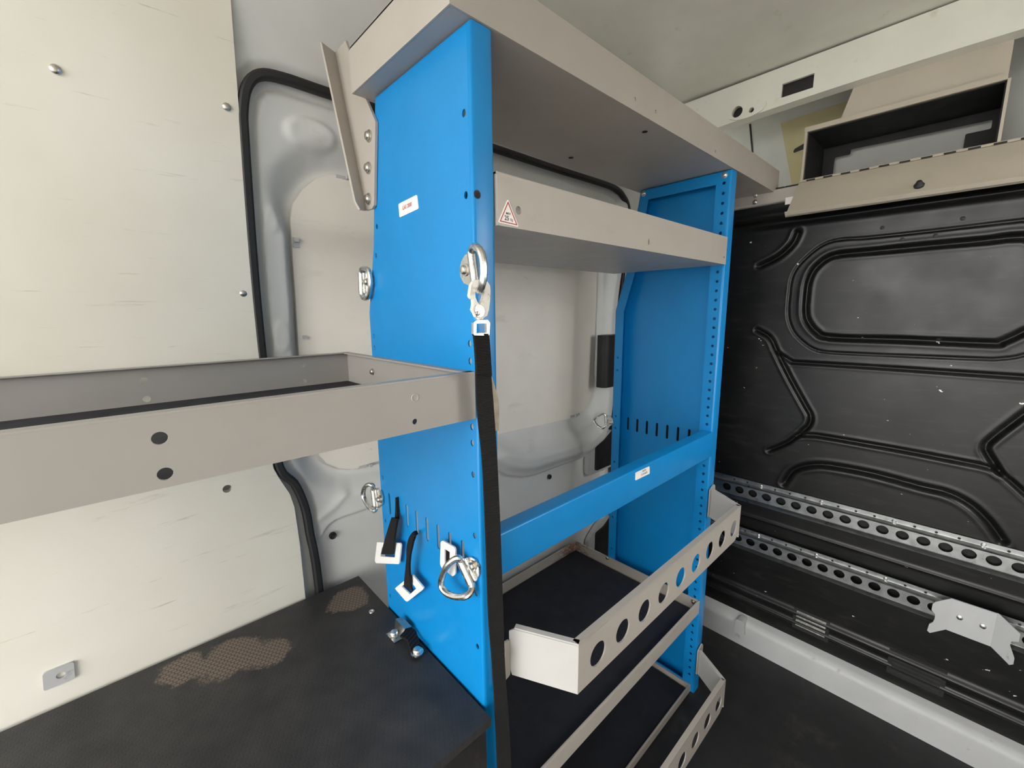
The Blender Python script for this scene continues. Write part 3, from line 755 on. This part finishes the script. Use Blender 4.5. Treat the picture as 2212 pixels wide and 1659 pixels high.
g.ribbon([(b0[0] - .03, b0[1] + .03, BZ + .004), (b0[0] + .01, b0[1] + .03, BZ + .004), (b0[0] + .018, b0[1] + .03, BZ + .05), (XL - .022, b0[1] + .02, BZ + .05)],
         [(b0[0] - .03, b0[1] - .04, BZ + .004), (b0[0] + .01, b0[1] - .04, BZ + .004), (b0[0] + .018, b0[1] - .05, BZ + .05), (XL - .022, b0[1] - .06, BZ + .05)], .006)
obj('angle_bracket', g, 'galvanised', cl)
obj('bolt', bolt(G(), (b0[0] - .01, b0[1], BZ + .007), (0, 0, 1), 1.5), 'zinc', cl)
obj('bolt', bolt(G(), (b1[0], b1[1], BZ + .012), (0, 0, 1), 1.6), 'zinc', cl)
g = G(); mpt = [(b0[0] + .012, b0[1] - .05, BZ + .042), (b0[0] + .03, (b0[1] + b1[1]) / 2, BZ + .03), (b1[0] + .0, b1[1], BZ + .010)]
w_ = Vector((.026, .012, 0))
g.ribbon([V3(a) - w_ for a in mpt], [V3(a) + w_ for a in mpt], .008); obj('webbing', g, 'webbing_black', cl)

# ------------------------------------------------------------------ lashing rings
def lashing_ring(label, plane_x, barrel, plate_edge, bolt_px, ring_pts, rr=.0105, br_=.013):
    """barrel: two pixel ends; plate_edge: pixel points of the rounded plate edge; ring_pts: (u, v, offset towards the viewer)"""
    x0 = plane_x - .003
    a = pX(*barrel[0], x0 - br_); c = pX(*barrel[1], x0 - br_)
    t = thing('lashing_ring', label, 'lashing ring', tuple((a + c) / 2), 'zinc lashing rings on the shelving unit')
    obj('barrel', G().tube([a, c], br_, 12), 'zinc', t)
    pp = [tuple(pX(*q, x0)[[1, 2]]) for q in plate_edge]
    po_ = obj('base_plate', G().plate([(a[1], a[2]), (c[1], c[2])] + pp, MX, x0 - .006, x0), 'zinc', t)
    obj('bolt', bolt(G(), pX(*bolt_px, x0 - .006), (-1, 0, 0), 1.15), 'steel_bolt', t)
    path = [a + (c - a) * .08] + [pX(u, v, x0 - of) for u, v, of in ring_pts] + [c + (a - c) * .08]
    obj('ring', G().tube(smooth_path(path, 4), rr, 10), 'zinc', t)
    return t
lashing_ring('zinc lashing ring carrying the snap hook, on the front edge of the blue panel', XL, ((1018, 545), (1026, 608)),
             ((1016, 617), (1005, 612), (998, 598), (996, 582), (1000, 565), (1007, 552), (1013, 548)), (1005, 583),
             ((1021, 534, .02), (1028, 533, .03), (1037, 541, .035), (1043, 560, .035), (1045, 588, .035), (1042, 612, .035), (1036, 628, .03), (1030, 622, .02)))
lashing_ring('zinc lashing ring on the back edge of the blue panel above the long shelf', XL, ((780, 589), (782, 635)),
             ((790, 634), (798, 629), (803, 615), (802, 598), (796, 588), (788, 585)), (793, 609),
             ((781, 583, .015), (787, 580, .014), (796, 585, .013), (800, 610, .013), (797, 637, .013), (789, 645, .014), (783, 641, .015)))
lashing_ring('small zinc lashing ring on the back edge of the blue panel above the strap slots', XL, ((806, 1056), (811, 1097)),
             ((822, 1096), (829, 1087), (829, 1073), (825, 1060), (817, 1053)), (820, 1078),
             ((805, 1049, .02), (797, 1046, .03), (788, 1053, .035), (784.4, 1067, .035), (789, 1082, .035), (799, 1097, .035), (807, 1103, .03), (811, 1101, .02)))
lashing_ring('large zinc lashing ring drooping on the lower front of the blue panel', XL, ((997, 1211), (1020, 1261)),
             ((1031, 1256), (1037, 1241), (1037, 1224), (1030, 1208), (1019, 1202), (1008, 1204)), (1021, 1222),
             ((993, 1207, .03), (984, 1207, .04), (967, 1221, .055), (957, 1241, .06), (953, 1262, .06), (962, 1279, .06), (983, 1289, .055), (1006, 1288, .045), (1017, 1279, .03), (1020, 1268, .02)), .0115, .018)
lashing_ring('zinc lashing ring on the back lip of the far blue panel', XRI, ((1308.5, 897), (1309, 920)),
             ((1318, 921), (1325, 915), (1325, 905), (1319, 898)), (1319, 912),
             ((1305, 895, .02), (1300, 894, .025), (1288, 901, .03), (1283, 908, .03), (1290, 919, .03), (1300, 925, .025), (1306, 922, .02)), .0085, .012)

# ------------------------------------------------------------------ tie-down strap with snap hook
YS = .955
ts = thing('tie_down_strap', 'black webbing tie-down strap with snap hook hanging down the blue upright', 'strap', pY(1075, 1451, YS))
def hk(pts): return [tuple(pY(940 + a / 6.38, 500 + b_ / 6.38, YS)[[0, 2]]) for a, b_ in pts]
hook = G(); ho = hk([(510, 690), (550, 668), (600, 662), (660, 672), (710, 700), (738, 745), (745, 820), (738, 960), (722, 1080), (700, 1160), (650, 1190), (640, 1215), (590, 1215), (580, 1192), (548, 1180), (520, 1120), (497, 1080), (505, 1050), (512, 1000), (508, 935), (488, 932), (468, 910), (460, 880), (472, 800), (482, 740)])
hi_ = hk([(535, 815), (560, 770), (640, 770), (660, 830), (652, 900), (630, 965), (600, 1015), (566, 975), (538, 910)])
hook.plate(ho, MY, YS - .006, YS + .006, [hi_]); hko = obj('snap_hook', hook, 'cast_white', ts)
gt_ = hk([(545, 1010), (600, 1020), (635, 1050), (650, 1100), (635, 1155), (590, 1180), (550, 1175), (520, 1100), (525, 1040)])
obj('gate_lever', G().plate(gt_, MY, YS - .011, YS - .006), 'zinc', hko)
c = pY(940 + 585 / 6.38, 500 + 1130 / 6.38, YS - .011); obj('pivot_pin', G().lathe(c, (0, -1, 0), [(.007, 0), (.006, .004), (.003, .005)], 10), 'steel_bolt', hko)
bk = G(); bo1 = [tuple(pY(u, v, YS)[[0, 2]]) for u, v in ((1021, 697), (1027, 692), (1051, 691), (1056, 697), (1055, 722), (1051, 727), (1024, 727), (1021, 722))]
bi1 = [tuple(pY(u, v, YS)[[0, 2]]) for u, v in ((1027, 699), (1049, 698), (1049.5, 719), (1026.5, 720))]
bk.plate(bo1, MY, YS - .005, YS + .005, [bi1]); obj('buckle_frame', bk, 'zinc', ts)
Lp = [(1023.5, 719), (1027.5, 806), (1031.6, 898), (1042, 1005), (1049, 1165), (1055, 1333), (1064, 1451), (1072, 1600), (1078, 1760)]
Rp = [(1054.5, 721), (1060, 806), (1067, 898), (1074, 1007), (1081, 1165), (1086.5, 1333), (1091, 1451), (1101, 1600), (1108, 1760)]
Ls = smooth_path([pY(*q, YS + .008) for q in Lp], 6); Rs = smooth_path([pY(*q, YS - .006) for q in Rp], 6)
web = G().ribbon(Ls, Rs, .008); obj('webbing', web, 'webbing_black', ts)
lo = smooth_path([pY(*q, YS - .013) for q in ((1023, 724), (1026, 760), (1028.5, 806))], 4); ro_ = smooth_path([pY(*q, YS - .013) for q in ((1055, 725), (1058, 760), (1061, 812))], 4)
obj('stitched_fold', G().ribbon(lo, ro_, .008), 'webbing_black', ts)
la = smooth_path([pY(*q, YS + .03) for q in ((1058, 815), (1064, 860), (1069, 930))], 4); ra = smooth_path([pY(*q, YS + .03) for q in ((1062, 815), (1076, 868), (1076, 930))], 4)
obj('tan_tail', G().ribbon(la, ra, .006), 'tan_webbing', ts)

# ------------------------------------------------------------------ straps with flat buckles on the blue panel
def cp(pts, x): return [tuple(pX(760 + a / 5.53, 1020 + b_ / 5.53, x)[[1, 2]]) for a, b_ in pts]
def cp3(pts, x): return [pX(760 + a / 5.53, 1020 + b_ / 5.53, x) for a, b_ in pts]
def buckle_strap(label, base, outer, inner, x, webs, xs):
    t = thing('buckle_strap', label, 'strap', base, 'short straps with flat white buckles')
    obj('flat_buckle', G().plate(roundp(cp(outer, x), .006, 3), MX, x - .006, x, [cp(inner, x)]), 'white_plate', t)
    for L_, R_, xx in webs:
        A = smooth_path([pX(760 + a / 5.53, 1020 + b_ / 5.53, k) for (a, b_), k in zip(L_, xx)], 4); B_ = smooth_path([pX(760 + a / 5.53, 1020 + b_ / 5.53, k) for (a, b_), k in zip(R_, xx)], 4)
        obj('webbing', G().ribbon(A, B_, .009), 'webbing_black', t)
    return t
x1 = XL - .022
buckle_strap('short black strap with square white buckle hanging upright from the second slot', pX(842, 1200, x1),
    [(315, 830), (590, 840), (603, 865), (578, 1092), (300, 1080), (288, 1050)], [(375, 890), (540, 900), (528, 1012), (355, 1000)], x1,
    [([(530, 300), (530, 420), (525, 540), (520, 560)], [(545, 300), (550, 420), (556, 540), (553, 565)], (XL - .007, XL - .008, XL - .014, XL - .022)),
     ([(484, 540), (440, 680), (395, 830), (358, 975)], [(552, 556), (530, 680), (510, 830), (500, 978)], (XL - .03, XL - .04, XL - .042, XL - .034))], 0)
x2 = XL - .03
buckle_strap('twisted black strap with white buckle turned diamond-wise hanging from the fourth slot', pX(886, 1270, x2),
    [(528, 1382), (735, 1212), (872, 1375), (858, 1400), (680, 1538), (660, 1535)], [(608, 1358), (705, 1280), (785, 1382), (710, 1452)], x2,
    [([(770, 705), (735, 715), (690, 790), (665, 900), (662, 1000), (650, 1150), (632, 1330), (640, 1345)], [(782, 745), (765, 765), (740, 820), (720, 905), (702, 1000), (692, 1150), (710, 1330), (725, 1410)], (XL - .010, XL - .03, XL - .045, XL - .055, XL - .055, XL - .05, XL - .045, XL - .034))], 0)
x3 = XL - .02
buckle_strap('white flat buckle seen narrow beside the large lashing ring', pX(970, 1205, x3),
    [(1078, 825), (1098, 810), (1238, 888), (1252, 920), (1248, 1215), (1220, 1238), (1085, 1130), (1070, 1090)], [(1125, 908), (1186, 945), (1186, 1090), (1125, 1105)], x3,
    [([(1122, 900), (1122, 1000), (1125, 1115)], [(1188, 935), (1188, 1000), (1188, 1105)], (XL - .010, XL - .010, XL - .010))], 0)

# ------------------------------------------------------------------ perforated rails on the bulkhead
def rail(zc, y0, y1, label, first, pitch):
    t = thing('anchor_rail', label, 'rail', (XB, (y0 + y1) / 2, zc), 'galvanised anchor rails on the bulkhead')
    hh = []
    y = first
    while y > y0 + .03:
        if y < y1 - .03:
            h0 = [(y + .030 * math.cos(a), zc + .028 * math.sin(a)) for a in np.linspace(-.25 * math.pi, 1.25 * math.pi, 16)]
            h0 = [(y + .020, zc - .026)] + h0[1:-1] + [(y - .020, zc - .026), (y - .012, zc - .020), (y + .012, zc - .020)]
            hh.append(circ(y, zc, .030, 18, .92))
        y -= pitch
    xf = XB - .030
    g = G(); g.plate([(y0, zc - .045), (y1, zc - .045), (y1, zc + .042), (y0, zc + .042)], MX, xf, xf + .006, hh)
    face = obj('channel_face', g, 'galvanised', t)
    # flanges: the holes are recessed in a shallow channel; top and bottom strips sit against the wall
    for s, zz0, zz1, zf in ((1, zc + .042, zc + .050, zc + .088), (-1, zc - .045, zc - .047, zc - .080)):
        prf_ = [(xf, zz0), (xf - .003, zz1 - s * .002), (XB - .010, zz1 + s * .006), (XB - .010, zf)] if s > 0 else [(xf, zz0), (xf + .002, zz0 - .003), (xf + .008, zf)]
        obj('flange', G().plate(thick(prf_, .005 * s), lambda a, b_, t_: (a, t_, b_), y0, y1), 'galvanised', t)
    k = 0; y = first - pitch / 2
    while y > y0:
        if y < y1:
            if k % 4 == 2: obj('rivet', G().lathe((XB - .014, y, zc + .069), (-1, 0, 0), [(.012, 0), (.011, .004), (.006, .007)], 10), 'zinc', t)
            else: obj('hole_plug', G().lathe((XB - .0150, y, zc + .069), (-1, 0, 0), [(.007, 0), (.007, .0015), (.004, .001)], 8), 'black_and_shade', t)
            if k % 4 == 1: obj('rivet', G().lathe((XB - .014, y, zc - .067), (-1, 0, 0), [(.010, 0), (.009, .004), (.005, .006)], 10), 'zinc', t)
        y -= pitch; k += 1
    # retaining nibs under each hole
    return t
rail(-1.350, -1.12, 1.30, 'upper galvanised rail with a row of round holes across the black bulkhead', 1.1387, .0917)
rail(-1.736, -1.12, 1.30, 'lower galvanised rail with a row of round holes, partly behind the grey hook bracket', .9406 + .0902 * 2, .0902)

# grey hook bracket on the lower rail
hbk = thing('hook_bracket', 'pale grey bent-steel hook bracket riveted over the lower rail', 'bracket', pX(2110, 1350, XB - .08))
xc = XB - .045
def hb2(pts, x): return [tuple(pX(1960 + a / 7.825, 1240 + b_ / 7.825, x)[[1, 2]]) for a, b_ in pts]
cen = hb2([(760, 410), (1520, 660), (1400, 1210), (660, 930)], xc)
obj('centre_plate', G().plate(cen, MX, xc - .008, xc), 'pale_grey_paint', hbk)
yl = (cen[0][0] + cen[3][0]) / 2; yr = (cen[1][0] + cen[2][0]) / 2
def wing(pts, y_f, sgn):
    k_ = .45 * sgn; q = []
    for a, b_ in pts:
        d = ray(1960 + a / 7.825, 1240 + b_ / 7.825); t = (xc - .004 + k_ * y_f) / (d[0] + k_ * d[1]); q.append((d[1] * t, d[2] * t))
    return G().plate(q, lambda a, b_, t: (xc - .004 - k_ * (a - y_f) + t, a, b_), -.004, .004)
obj('hook_wing', wing([(760, 410), (600, 440), (470, 470), (430, 500), (410, 600), (470, 680), (460, 760), (430, 810), (370, 840), (335, 950), (380, 990), (660, 930)], yl, 1), 'pale_grey_paint', hbk)
obj('hook_wing', wing([(1520, 660), (1400, 1210), (1720, 1530), (1790, 1520), (1810, 1420), (1735, 1200), (1760, 1130), (1880, 1140), (1910, 1010), (1740, 850), (1560, 680)], yr, -1), 'pale_grey_paint', hbk)
for a in ((885, 735), (1278, 882)):
    c = pX(1960 + a[0] / 7.825, 1240 + a[1] / 7.825, xc - .008); obj('rivet', G().lathe(c, (-1, 0, 0), [(.015, 0), (.013, .005), (.006, .008)], 12), 'zinc', hbk)

# ------------------------------------------------------------------ locker above the cab with its flap down
ly0, ly1, lz0, lz1 = .016, .856, .805, 1.115
lk = thing('overhead_locker', 'beige steel locker above the cab with its front flap hanging open', 'locker', (XB + .2, .43, lz0))
t_ = .012; xd = XH - .06
obj('top_panel', G().box(XB, xd, ly0, ly1, lz1 - t_, lz1).box(XB - .004, XB + .012, ly0, ly1 + .002, lz1 - .014, lz1 + .014), 'locker_tan', lk)
obj('side_wall', G().box(XB, xd, ly1 - t_, ly1, lz0, lz1 - t_), 'locker_tan', lk)
obj('side_wall', G().box(XB - .005, xd, ly0 - t_, ly0, lz0, lz1 - t_), 'locker_tan', lk)
obj('bottom_panel', G().box(XB, xd, ly0, ly1, lz0 - .004, lz0 + .004), 'black_and_shade', lk)  # locker floor coloured black as shade
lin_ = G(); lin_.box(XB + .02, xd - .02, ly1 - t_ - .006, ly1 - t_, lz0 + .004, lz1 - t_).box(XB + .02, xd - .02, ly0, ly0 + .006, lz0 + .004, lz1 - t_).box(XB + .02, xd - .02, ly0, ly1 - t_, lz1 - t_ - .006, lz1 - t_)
obj('shade_lining', lin_, 'black_and_shade', lk)  # black liner paints shade onto the locker's inner walls
back_hole = [tuple(pX(u, v, xd)[[1, 2]]) for u, v in ((1804, 366), (1822, 352), (1830, 336), (1836, 322), (2115, 262), (2135, 275), (2140, 300), (2080, 318), (2078, 333), (1812, 378))]
back_hole = roundp([(.775, .86), (.775, 1.03), (.69, 1.03), (.69, 1.06), (.05, 1.05), (.05, 1.0), (.15, 1.0), (.15, .86)], .008, 2)
obj('back_panel', G().plate([(ly0, lz0), (ly1 - t_, lz0), (ly1 - t_, lz1), (ly0, lz1)], MX, xd - .01, xd, [[(min(p_[0], ly1 - .08), p_[1]) for p_ in back_hole]]), 'black_and_shade', lk)  # black here stands for shade at the back of the locker
yq = pX(1812, 262, XB + .02)[1]; q = [(yq, lz1 - .01), (yq - .055, 1.29), (ly0, 1.31), (ly0, lz1 - .01)]
obj('upper_panel', G().plate(q, MX, XB + .02, XB + .03), 'locker_tan', lk)
hx0, hz0 = XB - .004, .803; bx0, bz0 = 3.115, .563
fd = Vector((bx0 - hx0, bz0 - hz0)); L = fd.length; fd.normalize(); fn = Vector((-fd.y, fd.x))
def fmap(a, b_, t): return (hx0 + fd.x * b_ + fn.x * t, a, hz0 + fd.y * b_ + fn.y * t)
fy0, fy1 = -.9, .858
flap = G(); flap.plate([(fy0, .014), (fy1, .014), (fy1, L), (fy0, L)], fmap, -.006, .006)
flap.plate([(fy0, L - .008), (fy1, L - .008), (fy1, L), (fy0, L)], fmap, -.03, .006)
flo = obj('flap_door', flap, 'locker_tan', lk)
hg = G(); hg.tube([(hx0 - .004, fy0, hz0 + .004), (hx0 - .004, fy1, hz0 + .004)], .008, 8); ho_ = obj('piano_hinge', hg, 'locker_tan', flo)
k = 0; y = fy1 - .04
while y > -.35:
    obj('hinge_gap', G().plate([(y - .035, .020), (y, .020), (y, .028), (y - .035, .028)], fmap, -.0075 if fn.x > 0 else .006, -.006 if fn.x > 0 else .0075), 'rubber_black', ho_) if False else None
    gp = G(); gp.box(hx0 - .0145, hx0 - .009, y - .045, y, hz0 - .002, hz0 + .006); obj('hinge_gap', gp, 'black_and_shade', flo)
    y -= .088
kc = None
yk = .02
for it in range(1): 
    d = ray(1985, 405); 
    # meet the flap plane
    pl_n = Vector((fn.x, 0, fn.y)); p0_ = Vector((hx0, 0, hz0)); dv = V3(d); tpar = pl_n.dot(p0_) / pl_n.dot(dv); kc = dv * tpar
face = pl_n if pl_n.dot(dv) < 0 else -pl_n
obj('knob', G().lathe(kc + face * .004, face, [(.020, 0), (.022, .012), (.016, .020), (.010, .034), (.006, .036)], 14), 'rubber_black', flo)
